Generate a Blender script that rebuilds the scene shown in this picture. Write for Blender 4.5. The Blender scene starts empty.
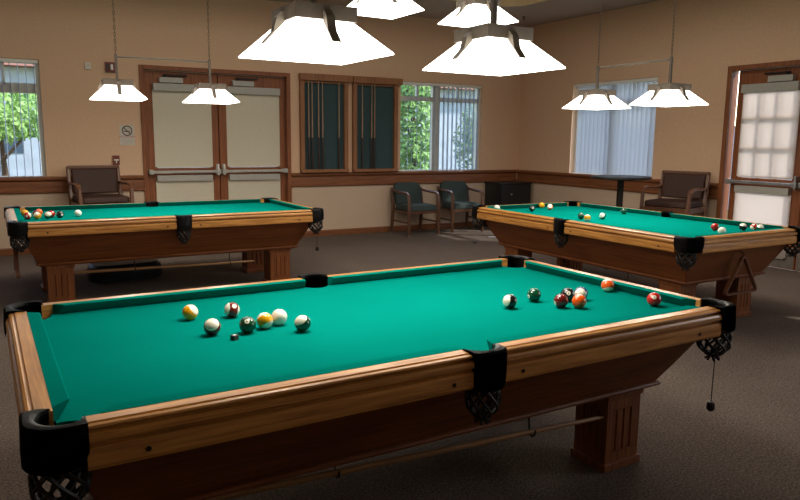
import bpy, bmesh, math, random
from mathutils import Vector, Matrix
PI = math.pi
random.seed(4)
sc = bpy.context.scene
C = sc.collection
XW, YW, ZC = 7.707, 9.602, 3.3          # right wall, rear wall, ceiling soffit
XL, YB = -3.2, -3.0                      # left wall, wall behind the camera

# ------------------------------------------------------------------ helpers
def link(o, parent=None):
    C.objects.link(o)
    if parent is not None: o.parent = parent
    return o
def obj(name, bm, mats, parent=None, smooth=False, loc=None, rot=None):
    bmesh.ops.recalc_face_normals(bm, faces=bm.faces[:])
    me = bpy.data.meshes.new(name); bm.to_mesh(me); bm.free()
    for m in (mats if isinstance(mats, (list, tuple)) else [mats]): me.materials.append(m)
    if smooth:
        for p in me.polygons: p.use_smooth = True
        try: me.set_sharp_from_angle(angle=math.radians(35))
        except Exception: pass
    o = bpy.data.objects.new(name, me)
    if loc is not None: o.location = loc
    if rot is not None: o.rotation_euler = rot
    return link(o, parent)
def empty(name, loc=(0,0,0), rz=0.0):
    o = bpy.data.objects.new(name, None); o.empty_display_size = .1
    o.location = loc; o.rotation_euler = (0,0,rz)
    return link(o)
def tag(o, label=None, cat=None, group=None, kind=None):
    if label: o['label'] = label
    if cat: o['category'] = cat
    if group: o['group'] = group
    if kind: o['kind'] = kind
    return o
def struct(o): o['kind'] = 'structure'; return o
def copy_tree(o, parent=None):
    c = o.copy(); C.objects.link(c)
    if parent is not None:
        c.parent = parent
    for ch in list(o.children): copy_tree(ch, c)
    return c
def B(): return bmesh.new()
def box(bm, x0, x1, y0, y1, z0, z1, bev=0.0, mi=0):
    t = bmesh.new()
    bmesh.ops.create_cube(t, size=1)
    for v in t.verts:
        v.co = Vector(((x0+x1)/2+v.co.x*(x1-x0), (y0+y1)/2+v.co.y*(y1-y0), (z0+z1)/2+v.co.z*(z1-z0)))
    if bev: bmesh.ops.bevel(t, geom=t.edges[:], offset=bev, segments=2, profile=.6, affect='EDGES')
    merge(bm, t, mi); return bm
def merge(bm, t, mi=None, M=None):
    mp = {}
    for v in t.verts: mp[v] = bm.verts.new(M @ v.co if M else v.co)
    for f in t.faces:
        try: nf = bm.faces.new([mp[v] for v in f.verts])
        except ValueError: continue
        nf.material_index = f.material_index if mi is None else mi
    t.free()
def tube(bm, pts, r, seg=8, mi=0, cap=True, flat=None):
    pts = [Vector(p) for p in pts]; n = len(pts)
    rs = r if isinstance(r, (list, tuple)) else [r]*n
    up = Vector((0,0,1)); rings = []; prev = None
    for i, p in enumerate(pts):
        d = (pts[min(i+1,n-1)]-pts[max(i-1,0)]).normalized()
        if prev is None:
            a = up if abs(d.z) < .9 else Vector((1,0,0))
            u = d.cross(a).normalized()
        else:
            u = (prev - d*prev.dot(d)).normalized()
        prev = u; w = d.cross(u)
        ring = []
        for k in range(seg):
            t = 2*PI*(k+.5)/seg
            f1, f2 = (1, 1) if flat is None else flat
            ring.append(bm.verts.new(p + u*math.cos(t)*rs[i]*f1 + w*math.sin(t)*rs[i]*f2))
        rings.append(ring)
    for i in range(n-1):
        for k in range(seg):
            f = bm.faces.new([rings[i][k], rings[i][(k+1)%seg], rings[i+1][(k+1)%seg], rings[i+1][k]]); f.material_index = mi
    if cap:
        for rg in (rings[0], rings[-1]):
            try: bm.faces.new(rg).material_index = mi
            except ValueError: pass
    return bm
def lathe(bm, prof, seg=24, c=(0,0), mi=0):
    rings = []
    for r, z in prof:
        rings.append([bm.verts.new((c[0]+max(r,1e-4)*math.cos(2*PI*k/seg), c[1]+max(r,1e-4)*math.sin(2*PI*k/seg), z)) for k in range(seg)])
    for a, b in zip(rings, rings[1:]):
        for k in range(seg):
            bm.faces.new([a[k], a[(k+1)%seg], b[(k+1)%seg], b[k]]).material_index = mi
    bm.faces.new(rings[0]).material_index = mi; bm.faces.new(rings[-1]).material_index = mi
    return bm
def prism(bm, poly, z0, z1, mi=0):
    a = [bm.verts.new((x,y,z0)) for x,y in poly]; b = [bm.verts.new((x,y,z1)) for x,y in poly]
    n = len(poly)
    for i in range(n): bm.faces.new([a[i],a[(i+1)%n],b[(i+1)%n],b[i]]).material_index = mi
    bm.faces.new(a).material_index = mi; bm.faces.new(b).material_index = mi
    return bm
def loft(bm, secs, mi=0, close=True, caps=True):
    """secs: list of sections, each a list of 3D points (same length)."""
    R = [[bm.verts.new(p) for p in s] for s in secs]; n = len(secs[0])
    for a, b in zip(R, R[1:]):
        for k in range(n if close else n-1):
            bm.faces.new([a[k], a[(k+1)%n], b[(k+1)%n], b[k]]).material_index = mi
    if caps and close:
        bm.faces.new(R[0]).material_index = mi; bm.faces.new(R[-1]).material_index = mi
    return bm

# ------------------------------------------------------------------ materials
def s2l(c):
    return tuple(((x/255)/12.92 if x/255 <= .04045 else ((x/255+.055)/1.055)**2.4) for x in c) + (1,)
class NT:
    def __init__(s, name):
        s.m = bpy.data.materials.new(name); s.m.use_nodes = True
        s.t = s.m.node_tree; s.b = s.t.nodes['Principled BSDF']; s.out = s.t.nodes['Material Output']
    def n(s, typ, **kw):
        nd = s.t.nodes.new(typ)
        for k, v in kw.items():
            if k.startswith('i_'): nd.inputs[k[2:].replace('_',' ')].default_value = v
            else: setattr(nd, k, v)
        return nd
    def l(s, a, b): s.t.links.new(a, b)
    def coord(s, scale=(1,1,1), kind='Object'):
        tc = s.n('ShaderNodeTexCoord'); mp = s.n('ShaderNodeMapping'); mp.inputs['Scale'].default_value = scale
        s.l(tc.outputs[kind], mp.inputs['Vector']); return mp.outputs['Vector']
    def noise(s, vec, scale, detail=3, rough=.5):
        nd = s.n('ShaderNodeTexNoise'); nd.inputs['Scale'].default_value = scale
        nd.inputs['Detail'].default_value = detail; nd.inputs['Roughness'].default_value = rough
        s.l(vec, nd.inputs['Vector']); return nd.outputs['Fac']
    def ramp(s, fac, stops):
        r = s.n('ShaderNodeValToRGB'); e = r.color_ramp.elements
        while len(e) < len(stops): e.new(.5)
        for el, (p, c) in zip(e, stops): el.position = p; el.color = c
        s.l(fac, r.inputs['Fac']); return r.outputs['Color']
    def bump(s, fac, strength=.2, dist=.01):
        b = s.n('ShaderNodeBump'); b.inputs['Strength'].default_value = strength; b.inputs['Distance'].default_value = dist
        s.l(fac, b.inputs['Height']); s.l(b.outputs['Normal'], s.b.inputs['Normal'])
def plain(name, rgb, rough=.6, metal=0.0, spec=.5, var=.06, scale=30, bump=0.0, coat=0.0):
    t = NT(name); v = t.coord(); f = t.noise(v, scale, 3)
    c = s2l(rgb); lo = tuple(x*(1-var*2) for x in c[:3])+(1,); hi = tuple(min(1,x*(1+var*2)) for x in c[:3])+(1,)
    t.l(t.ramp(f, [(.3, lo), (.7, hi)]), t.b.inputs['Base Color'])
    t.b.inputs['Roughness'].default_value = rough; t.b.inputs['Metallic'].default_value = metal
    t.b.inputs['Specular IOR Level'].default_value = spec; t.b.inputs['Coat Weight'].default_value = coat
    if bump: t.bump(f, bump)
    return t.m
def wood(name, dark, light, axis=0, rough=.4, spec=.4, coat=0.0, gs=1.0):
    t = NT(name); sc_ = [34*gs]*3; sc_[axis] = 1.6*gs
    v = t.coord(tuple(sc_)); f1 = t.noise(v, 1.6, 5, .6)
    sc2 = [150*gs]*3; sc2[axis] = 4*gs
    v2 = t.coord(tuple(sc2)); f2 = t.noise(v2, 1.5, 2, .5)
    mx = t.n('ShaderNodeMath', operation='MULTIPLY_ADD'); t.l(f2, mx.inputs[0]); mx.inputs[1].default_value = .35
    t.l(f1, mx.inputs[2])
    d, l = s2l(dark), s2l(light); mid = tuple((a+b)/2 for a, b in zip(d, l))
    t.l(t.ramp(mx.outputs[0], [(.42, d), (.62, mid), (.86, l)]), t.b.inputs['Base Color'])
    t.b.inputs['Roughness'].default_value = rough; t.b.inputs['Specular IOR Level'].default_value = spec
    t.b.inputs['Coat Weight'].default_value = coat; t.b.inputs['Coat Roughness'].default_value = .25
    t.bump(mx.outputs[0], .12, .004)
    return t.m
def emis(name, rgb, strength, base=(240,240,235)):
    t = NT(name); v = t.coord(); f = t.noise(v, 6, 2)
    c = s2l(rgb); t.l(t.ramp(f, [(.2, tuple(x*.94 for x in c[:3])+(1,)), (.8, c)]), t.b.inputs['Emission Color'])
    t.b.inputs['Base Color'].default_value = s2l(base); t.b.inputs['Emission Strength'].default_value = strength
    t.b.inputs['Roughness'].default_value = .4
    return t.m
M = {}
M['wall'] = plain('wall_paint', (214,178,146), .85, spec=.15, var=.03, scale=60, bump=.05)
M['wall_low'] = plain('lower_wall_paint', (196,172,148), .85, spec=.15, var=.03, scale=60, bump=.05)
M['ceil'] = plain('ceiling_paint', (176,160,146), .9, spec=.1, var=.03, scale=50, bump=.05)
M['tray'] = plain('tray_paint', (205,180,140), .9, spec=.1, var=.03, scale=50)
M['oakx'] = wood('oak_grain_x', (124,74,26), (208,146,72), 0, .36, .5, .35)
M['oaky'] = wood('oak_grain_y', (124,74,26), (208,146,72), 1, .36, .5, .35)
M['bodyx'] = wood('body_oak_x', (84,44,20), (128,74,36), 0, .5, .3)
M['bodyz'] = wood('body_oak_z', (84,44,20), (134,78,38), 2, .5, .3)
M['trimx'] = wood('trim_wood_x', (92,52,28), (138,84,48), 0, .45, .4, .1)
M['trimy'] = wood('trim_wood_y', (92,52,28), (138,84,48), 1, .45, .4, .1)
M['doorz'] = wood('door_wood_z', (104,56,28), (146,86,48), 2, .5, .35)
M['doorx'] = wood('door_wood_x', (84,46,24), (124,74,42), 0, .5, .35)
M['doory'] = wood('door_wood_y', (84,46,24), (124,74,42), 1, .5, .35)
M['rackw'] = wood('rack_wood', (112,72,44), (156,106,68), 2, .5, .35)
M['chairw'] = wood('chair_wood', (62,38,24), (98,62,40), 2, .4, .5)
M['chairb'] = wood('spectator_chair_wood', (74,44,28), (112,72,48), 2, .35, .5)
M['leather'] = plain('black_leather', (27,27,29), .38, spec=.5, var=.2, scale=120, bump=.15)
M['liner'] = plain('pocket_liner', (12,12,12), .8, spec=.1)
M['net'] = plain('net_cord', (22,20,18), .55, spec=.4, var=.3, scale=80)
M['brown_leather'] = plain('brown_leather', (60,38,30), .6, spec=.25, var=.12, scale=70, bump=.1)
M['teal_fabric'] = plain('dark_teal_fabric', (58,68,66), .8, spec=.2, var=.15, scale=160, bump=.2)
M['brass'] = plain('satin_metal', (112,102,90), .55, .1, .3, var=.04)
M['chain'] = plain('chain_metal', (92,80,64), .4, .7, .5)
M['black'] = plain('black_laminate', (22,22,24), .4, spec=.5, var=.1)
M['darkmet'] = plain('dark_metal', (34,30,28), .4, .6)
M['steel'] = plain('brushed_steel', (176,178,182), .3, .8)
M['white'] = plain('white_plastic', (226,222,212), .5, var=.02)
M['cream'] = plain('cream_frame', (214,206,190), .5, var=.02)
M['greyw'] = plain('grey_white_metal', (168,164,154), .45, var=.02)
M['kick'] = plain('dull_kick_plate', (112,104,96), .5, .2)
M['red'] = plain('dark_red_plastic', (108,34,22), .4, var=.04)
M['shade_glass'] = emis('frosted_lamp_glass', (255,250,238), 5.5)
M['paper'] = plain('sign_paper', (196,186,172), .6, var=.02)
M['ink'] = plain('ink', (52,44,40), .6)
M['redink'] = plain('red_ink', (168,70,60), .6)
M['felt_green'] = plain('rack_felt', (62,80,82), .95, spec=.05, var=.08, scale=90)
M['cue_light'] = wood('cue_maple', (128,100,74), (164,134,102), 2, .3, .5)
M['cue_dark'] = plain('cue_butt', (48,26,22), .3, spec=.5)
M['stick'] = wood('stick_wood', (120,84,52), (170,128,84), 0, .4, .5)
def cloth_mat():
    t = NT('green_billiard_cloth'); v = t.coord()
    f = t.noise(v, 900, 2); g = t.noise(v, 2.2, 2)
    a = t.ramp(f, [(.3, s2l((1,106,96))), (.7, s2l((4,124,112)))])
    b = t.ramp(g, [(.35, (.93,.93,.93,1)), (.65, (1,1,1,1))])
    mx = t.n('ShaderNodeMixRGB', blend_type='MULTIPLY'); mx.inputs[0].default_value = 1
    t.l(a, mx.inputs[1]); t.l(b, mx.inputs[2]); t.l(mx.outputs[0], t.b.inputs['Base Color'])
    t.b.inputs['Roughness'].default_value = .95; t.b.inputs['Specular IOR Level'].default_value = .0
    return t.m
M['cloth'] = cloth_mat()
def carpet_mat():
    t = NT('loop_carpet'); v = t.coord()
    f = t.noise(v, 95, 3, .7); g = t.noise(v, 1.3, 3); vo = t.n('ShaderNodeTexVoronoi'); vo.inputs['Scale'].default_value = 120
    t.l(v, vo.inputs['Vector'])
    a = t.ramp(f, [(.25, s2l((70,60,54))), (.5, s2l((112,98,89))), (.78, s2l((158,141,127)))])
    b = t.ramp(g, [(.3, (.86,.86,.86,1)), (.7, (1,1,1,1))])
    mx = t.n('ShaderNodeMixRGB', blend_type='MULTIPLY'); mx.inputs[0].default_value = 1
    t.l(a, mx.inputs[1]); t.l(b, mx.inputs[2])
    c = t.ramp(vo.outputs['Distance'], [(.1, (1,1,1,1)), (.8, (.6,.6,.6,1))])
    m2 = t.n('ShaderNodeMixRGB', blend_type='MULTIPLY'); m2.inputs[0].default_value = 1
    t.l(mx.outputs[0], m2.inputs[1]); t.l(c, m2.inputs[2])
    t.l(m2.outputs[0], t.b.inputs['Base Color'])
    t.b.inputs['Roughness'].default_value = .95; t.b.inputs['Specular IOR Level'].default_value = .05
    t.bump(f, .5, .01)
    return t.m
M['carpet'] = carpet_mat()
def glass_mat():
    t = NT('window_glass'); t.t.nodes.remove(t.b)
    tr = t.n('ShaderNodeBsdfTransparent'); gl = t.n('ShaderNodeBsdfGlossy'); gl.inputs['Roughness'].default_value = .03
    v = t.coord(); f = t.noise(v, 2, 1)
    t.l(t.ramp(f, [(0, (.93,.96,.96,1)), (1, (.97,.98,.98,1))]), tr.inputs['Color'])
    mx = t.n('ShaderNodeMixShader'); mx.inputs[0].default_value = .05
    t.l(tr.outputs[0], mx.inputs[1]); t.l(gl.outputs[0], mx.inputs[2]); t.l(mx.outputs[0], t.out.inputs['Surface'])
    return t.m
M['glass'] = glass_mat()
def translucent(name, rgb, trans, tmix, see=0.0):
    t = NT(name); v = t.coord((1,1,1)); f = t.noise(v, 40, 2)
    c = s2l(rgb)
    col = t.ramp(f, [(.3, tuple(x*.95 for x in c[:3])+(1,)), (.7, c)])
    d = t.n('ShaderNodeBsdfDiffuse'); t.l(col, d.inputs['Color'])
    tl = t.n('ShaderNodeBsdfTranslucent'); tl.inputs['Color'].default_value = s2l(trans)
    mx = t.n('ShaderNodeMixShader'); mx.inputs[0].default_value = tmix
    t.l(d.outputs[0], mx.inputs[1]); t.l(tl.outputs[0], mx.inputs[2]); last = mx
    if see:
        tp = t.n('ShaderNodeBsdfTransparent'); m2 = t.n('ShaderNodeMixShader'); m2.inputs[0].default_value = see
        t.l(mx.outputs[0], m2.inputs[1]); t.l(tp.outputs[0], m2.inputs[2]); last = m2
    t.t.nodes.remove(t.b); t.l(last.outputs[0], t.out.inputs['Surface'])
    return t.m
M['blind'] = translucent('roller_blind_fabric', (218,208,186), (226,216,196), .12)
M['blind_lit'] = translucent('sunlit_roller_blind_fabric', (196,186,176), (236,226,218), .6)
M['slat'] = translucent('vertical_blind_vinyl', (186,190,196), (214,222,232), .45, .12)

# ------------------------------------------------------------------ room shell
def wall_with_holes(name, axis, pos, thick, a0, a1, holes, zsplit=None):
    """axis 1: plane y=pos spanning x; axis 0: plane x=pos spanning y. holes: (a0,a1,z0,z1)"""
    bm = B(); zt = 4.0
    xs = sorted(set([a0, a1] + [h[0] for h in holes] + [h[1] for h in holes]))
    for p, q in zip(xs, xs[1:]):
        hh = [h for h in holes if h[0] <= p+1e-6 and h[1] >= q-1e-6]
        segs = [(0, zt)]
        for h in hh:
            ns = []
            for s in segs:
                if h[2] > s[0]: ns.append((s[0], h[2]))
                if h[3] < s[1]: ns.append((h[3], s[1]))
            segs = ns
        for s in segs:
            cuts = [s[0], s[1]]
            if s[0] < .85 < s[1]: cuts = [s[0], .85, s[1]]
            for c0, c1 in zip(cuts, cuts[1:]):
                mi = 1 if c1 <= .851 else 0
                if axis == 1: box(bm, p, q, pos, pos+thick, c0, c1, mi=mi)
                else: box(bm, pos, pos+thick, p, q, c0, c1, mi=mi)
    return struct(obj(name, bm, [M['wall'], M['wall_low']]))
RD = (1.535, 3.560, 0.0, 2.345)      # rear double door
LWN = (-1.15, .405, .905, 2.335)     # left window (only its right part is in view)
MWN = (5.36, 6.90, .915, 2.325)
RWN = (6.71, 8.33, .93, 2.31)        # right wall window
RDD = (3.62, 5.645, 0.0, 2.355)
RW2 = (-1.9, 1.9, .93, 2.31)         # unseen window added on the right wall to light the foreground
wall_with_holes('wall_rear', 1, YW, .16, XL-.16, XW+.16, [RD, LWN, MWN])
wall_with_holes('wall_right', 0, XW, .16, YB, YW, [RWN, RDD, RW2])
wall_with_holes('wall_left', 0, XL-.16, .16, YB, YW, [])
wall_with_holes('wall_back', 1, YB-.16, .16, XL-.16, XW+.16, [])
bm = B(); box(bm, XL-.16, XW+.16, YB-.16, YW+.16, -.12, 0); struct(obj('floor', bm, M['carpet']))
# ceiling: a lower band round the walls and a raised tray inside it with rounded corners
def rrect(x0, x1, y0, y1, r, n=6):
    pts = []
    for cx, cy, a in ((x1-r, y1-r, 0), (x0+r, y1-r, 90), (x0+r, y0+r, 180), (x1-r, y0+r, 270)):
        for k in range(n+1):
            t = math.radians(a+90*k/n); pts.append((cx+r*math.cos(t), cy+r*math.sin(t)))
    return pts
inner = rrect(XL+1.3, 6.45, YB+1.3, 8.25, .35)
bm = B()
iv = [bm.verts.new((x, y, ZC)) for x, y in inner]; n = len(iv)
outer = []
for x, y in inner:
    cx, cy = (XL+6.45+1.3)/2, (YB+1.3+8.25)/2
    outer.append((XW+.1 if x > 6.45-.36 else (XL-.1 if x < XL+1.3+.36 else x), YW+.1 if y > 8.25-.36 else (YB-.1 if y < YB+1.3+.36 else y)))
ov = [bm.verts.new((x, y, ZC)) for x, y in outer]
tv = [bm.verts.new((x, y, ZC+.38)) for x, y in inner]
for i in range(n):
    j = (i+1) % n
    try: bm.faces.new([iv[i], iv[j], ov[j], ov[i]])
    except ValueError: pass
    bm.faces.new([iv[i], iv[j], tv[j], tv[i]]).material_index = 1
bm.faces.new(tv).material_index = 1
bmesh.ops.remove_doubles(bm, verts=ov, dist=1e-4)
struct(obj('ceiling', bm, [M['ceil'], M['tray']]))
bm = B(); box(bm, XL-.16, XW+.16, YB-.16, YW+.16, ZC+.45, ZC+.6); struct(obj('ceiling_roof', bm, M['ceil']))

def strip(bm, axis, pos, a0, a1, prof):
    """extrude a (depth,z) profile along a wall; depth is measured into the room."""
    secs = []
    for a in (a0, a1):
        secs.append([((a, pos-d, z) if axis == 1 else (pos-d, a, z)) for d, z in prof])
    loft(bm, secs)
CR = [(0,.741),(.022,.741),(.030,.752),(.030,.768),(.022,.778),(.016,.784),(.016,.884),(.024,.890),(.040,.900),(.046,.912),(.046,.926),(.036,.934),(.030,.944),(0,.944)]
BB = [(0,0),(.016,0),(.016,.07),(.010,.088),(0,.088)]
def trims(name, axis, pos, spans, prof, mat):
    for a0, a1 in spans:
        bm = B(); strip(bm, axis, pos, a0, a1, prof); struct(obj(name, bm, mat))
bm = B()
for a0, a1 in ((XL, RD[0]), (RD[1], XW-.046)): strip(bm, 1, YW, a0, a1, CR)
struct(obj('trim_1', bm, M['trimx']))
bm = B()
for a0, a1 in ((RDD[1], YW), (YB, RDD[0])): strip(bm, 0, XW, a0, a1, CR)
struct(obj('trim_2', bm, M['trimy']))
bm = B()
for a0, a1 in ((XL, RD[0]), (RD[1], XW-.016)): strip(bm, 1, YW, a0, a1, BB)
struct(obj('baseboard_rear', bm, M['trimx']))
bm = B()
for a0, a1 in ((RDD[1], YW), (YB, RDD[0])): strip(bm, 0, XW, a0, a1, BB)
struct(obj('baseboard_right', bm, M['trimy']))

# frame coordinates for things on a wall: F(a, d, z) a along wall, d into the room (+), z up
def FM(axis, pos):
    if axis == 1: return Matrix(((1,0,0,0),(0,-1,0,pos),(0,0,1,0),(0,0,0,1)))
    return Matrix(((0,-1,0,pos),(1,0,0,0),(0,0,1,0),(0,0,0,1)))   # (a,d,z)->(pos-d, a, z)
def wbox(bm, Mx, a0, a1, d0, d1, z0, z1, bev=0, mi=0):
    t = B(); box(t, a0, a1, d0, d1, z0, z1, bev, mi); merge(bm, t, None, Mx)

# ------------------------------------------------------------------ windows
def window(name, axis, pos, hole, vbars, zt, slat_ang, g0=0.0, g1=0.0):
    a0, a1, z0, z1 = hole; Mx = FM(axis, pos)
    root = empty(name, (Mx @ Vector(((a0+a1)/2, 0, z0)))); struct(root)
    R0 = Matrix.Translation(-root.location) @ Mx
    bm = B(); w = .045; d0, d1 = -.13, -.075
    wbox(bm, R0, a0, a1, d0, d1, z0, z0+w); wbox(bm, R0, a0, a1, d0, d1, z1-w, z1)
    wbox(bm, R0, a0, a0+w, d0, d1, z0+w, z1-w); wbox(bm, R0, a1-w, a1, d0, d1, z0+w, z1-w)
    th = .06 if name == 'window_1' else .035
    wbox(bm, R0, a0+w, a1-w, d0, d1, zt-th, zt+th)
    for v, hw, top in vbars:
        wbox(bm, R0, v-hw, v+hw, d0, d1, z0+w, zt-.035)
    for v, hw, top in vbars + [((vbars[0][0]+a1)/2, .018, 1), ((vbars[0][0]+a0)/2, .018, 1)]:
        wbox(bm, R0, v-hw, v+hw, d0, d1, zt+.035, z1-w)
    obj('window_frame', bm, M['cream'], root)
    bm = B(); wbox(bm, R0, a0+w, a1-w, -.105, -.099, z0+w, z1-w)
    obj('pane', bm, M['glass'], root)
    bm = B(); wbox(bm, R0, a0+.001, a1-.001, -.07, -.002, z0, z0+.02, .004)
    obj('window_sill', bm, M['cream'], root)
    # vertical blind: its own thing, hanging in the opening
    bl = empty('vertical_blind', (Mx @ Vector(((a0+a1)/2, 0, z1))))
    R1 = Matrix.Translation(-bl.location) @ Mx
    bm = B(); wbox(bm, R1, a0+.01, a1-.01, -.05, -.005, z1-.045, z1-.005, .005)
    obj('head_rail', bm, M['white'], bl)
    n = int((a1-a0-g0-g1)/.083); sl = None
    for i in range(n):
        a = a0+g0+.06+(a1-a0-g0-g1-.12)*i/(n-1)
        ang = slat_ang(i/(n-1))
        if sl is None:
            t = B(); h = .044; zb = -(z1-z0)+.03
            secs = []
            for z in (zb, -.05):
                secs.append([(-h, -.0006, z), (-h*.5, .004, z), (0, .0055, z), (h*.5, .004, z), (h, -.0006, z), (h*.5, .0032, z), (0, .0047, z), (-h*.5, .0032, z)])
            loft(t, secs)
            sl = obj('slat', t, M['slat'], bl); o = sl
        else:
            o = sl.copy(); C.objects.link(o)
        p = Mx @ Vector((a, -.028, z1)); o.location = p - bl.location
        o.rotation_euler = (0, 0, ang if axis == 1 else ang+PI/2)
    return root, bl
w1, b1 = window('window_1', 1, YW, LWN, [(-.37, .03, 1)], 2.0, lambda t: math.radians(84))
w2, b2 = window('window_2', 1, YW, MWN, [(6.06, .07, 1)], 2.075, lambda t: math.radians(60 if t < .5 else 38), .09, 0)
w3, b3 = window('window_3', 0, XW, RWN, [(7.52, .04, 1)], 2.02, lambda t: math.radians(42), 0, .10)
w4, b4 = window('added_window', 0, XW, RW2, [(0, .04, 1)], 2.02, lambda t: math.radians(50))
tag(b1, 'grey vertical blind half open over the garden window left of the brown chair', 'blind', 'vertical blinds at the windows')
tag(b2, 'white vertical blind with green foliage showing through, between cue rack and room corner', 'blind', 'vertical blinds at the windows')
tag(b3, 'bluish vertical blind turned nearly closed, behind the tall pedestal table', 'blind', 'vertical blinds at the windows')
tag(b4, 'vertical blind of the added unseen window nearer than the double door', 'blind', 'vertical blinds at the windows')

# ------------------------------------------------------------------ double doors
def double_door(name, axis, pos, hole, blind, flip=False):
    a0, a1, z0, z1 = hole; Mx = FM(axis, pos)
    root = empty(name, (Mx @ Vector(((a0+a1)/2, 0, 0)))); struct(root)
    R0 = Matrix.Translation(-root.location) @ Mx
    mz = M['doorz']; mh = M['doorx'] if axis == 1 else M['doory']
    bm = B(); fw_ = .055
    wbox(bm, R0, a0, a0+fw_, -.12, .025, 0, z1, .004); wbox(bm, R0, a1-fw_, a1, -.12, .025, 0, z1, .004)
    wbox(bm, R0, a0+fw_, a1-fw_, -.12, .025, z1-fw_, z1, .004)
    mid = (a0+a1)/2
    wbox(bm, R0, mid-.014, mid+.014, -.125, -.098, .01, z1-fw_)
    obj('door_frame', bm, mz, root)
    for k in (0, 1):
        p0, p1 = (a0+fw_+.005, mid-.006) if k == 0 else (mid+.006, a1-fw_-.005)
        slit = 0
        if flip and k == 1:         # narrow strip of daylight beside the right-wall leaf
            slit = .05
            bm = B(); wbox(bm, R0, p1-slit, p1, -.085, -.079, .02, z1-fw_-.01); obj('side_glass', bm, M['glass'], root)
            p1 -= slit
        lf = bpy.data.objects.new('door_leaf', None)
        bm = B(); st = .125; d0, d1 = -.095, -.05
        wbox(bm, R0, p0, p0+st, d0, d1, .01, z1-fw_-.005, .003); wbox(bm, R0, p1-st, p1, d0, d1, .01, z1-fw_-.005, .003)
        wbox(bm, R0, p0+st, p1-st, d0, d1, 2.12, z1-fw_-.005, .003); wbox(bm, R0, p0+st, p1-st, d0, d1, .01, .25, .003)
        wbox(bm, R0, p0+st, p1-st, d0, d1, .93, 1.03, .003)
        lf = obj('door_leaf', bm, mz, root)
        bm = B(); wbox(bm, R0, p0+st, p1-st, -.076, -.07, .25, .93); wbox(bm, R0, p0+st, p1-st, -.076, -.07, 1.03, 2.12)
        obj('door_glass', bm, M['glass'], lf)
        bm = B(); wbox(bm, R0, p0+st-.02, p1-st+.03, -.045, .03, 2.03, 2.125, .004); obj('valance', bm, M['greyw'], lf)
        bm = B(); wbox(bm, R0, p0+st-.03, p1-st+.03, -.022, -.019, 1.045, 2.04); wbox(bm, R0, p0+st-.005, p1-st+.01, -.026, -.015, 1.035, 1.055, .003)
        obj('roller_blind', bm, blind, lf)
        bm = B(); wbox(bm, R0, p0+st-.015, p1-st+.015, -.045, .025, .855, .935, .004); obj('valance', bm, M['greyw'], lf)
        bm = B(); wbox(bm, R0, p0+st-.03, p1-st+.03, -.022, -.019, .14, .86); wbox(bm, R0, p0+st-.005, p1-st+.005, -.026, -.015, .12, .145, .003)
        obj('roller_blind', bm, blind, lf)
        bm = B(); wbox(bm, R0, p0+.01, p1-.01, .015, .055, .962, .998, .006)
        wbox(bm, R0, p0+.005, p0+.06, -.05, .06, .95, 1.01, .006); wbox(bm, R0, p1-.06, p1-.005, -.05, .06, .95, 1.01, .006)
        if not flip: wbox(bm, R0, p0+.30, p1-.10, .05, .065, .968, .990, .004)
        obj('push_bar', bm, M['steel'] if flip else M['greyw'], lf)
        bm = B(); q0 = p0+st+.06; wbox(bm, R0, q0, q0+.30, -.05, .02, 2.135, 2.205, .006); obj('door_closer', bm, M['greyw'], lf)
        bm = B(); wbox(bm, R0, q0+.05, q0+.36, -.02, -.002, 2.225, 2.245, .003); wbox(bm, R0, q0+.05, q0+.09, -.02, -.002, 2.2, 2.24)
        obj('closer_arm', bm, M['darkmet'], lf)
        hy = p1-.035 if k == 0 else p0+.035
        bm = B(); wbox(bm, R0, hy-.012, hy+.012, -.05, .045, .93, 1.08, .006); obj('door_latch', bm, M['white'] if not flip else M['steel'], lf)
        if axis == 0:
            bm = B(); wbox(bm, R0, p0+.01, p1-.01, -.05, -.046, .02, .26); obj('kick_plate', bm, M['kick'], lf)
            bm = B()    # muntins behind the sunlit blind
            for q in (p0+st+(p1-p0-2*st)/3, p0+st+2*(p1-p0-2*st)/3): wbox(bm, R0, q-.012, q+.012, -.09, -.055, 1.03, 2.12)
            for z in (1.4, 1.75): wbox(bm, R0, p0+st, p1-st, -.09, -.055, z-.012, z+.012)
            obj('muntin', bm, mz, lf)
    return root
double_door('door_1', 1, YW, RD, M['blind'])
double_door('door_2', 0, XW, RDD, M['blind_lit'], True)

# ------------------------------------------------------------------ pool tables
HL, HW = 1.12, .56          # nose line half sizes
CB = .041; OUT = .108       # cushion depth, total rail depth
ZT, ZB = .82, .785
RAILP = [(.041,.715),(.041,.8205),(.078,.8205),(.0815,.8165),(.085,.8165),(.089,.8185),(.095,.816),(.0985,.812),(.088,.809),(.088,.804),(.1035,.801),(.108,.794),(.1085,.785),(.104,.779),(.094,.777),(.094,.772),(.1055,.769),(.1065,.76),(.1065,.727),(.103,.717),(.098,.715)]
CUSP = [(0,.8215),(.004,.8235),(.041,.8215),(.041,.786),(.028,.786),(.006,.813)]
def sweep_rail(bm, prof, fn, e0, e1, mit0=0.0, mit1=0.0, seg=1):
    """prof (outward, z); fn(t, outward, z)->3D; ends e0,e1 shifted along t by mit*outward"""
    secs = []
    for s in range(seg+1):
        u = s/seg; sec = []
        for o, z in prof:
            t0 = e0 + mit0*o; t1 = e1 - mit1*o
            sec.append(fn(t0+(t1-t0)*u, o, z))
        secs.append(sec)
    loft(bm, secs)
def fx(sy): return lambda t, o, z: (t, sy*(HW+o), z)
def fy(sx): return lambda t, o, z: (sx*(HL+o), t, z)
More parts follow.
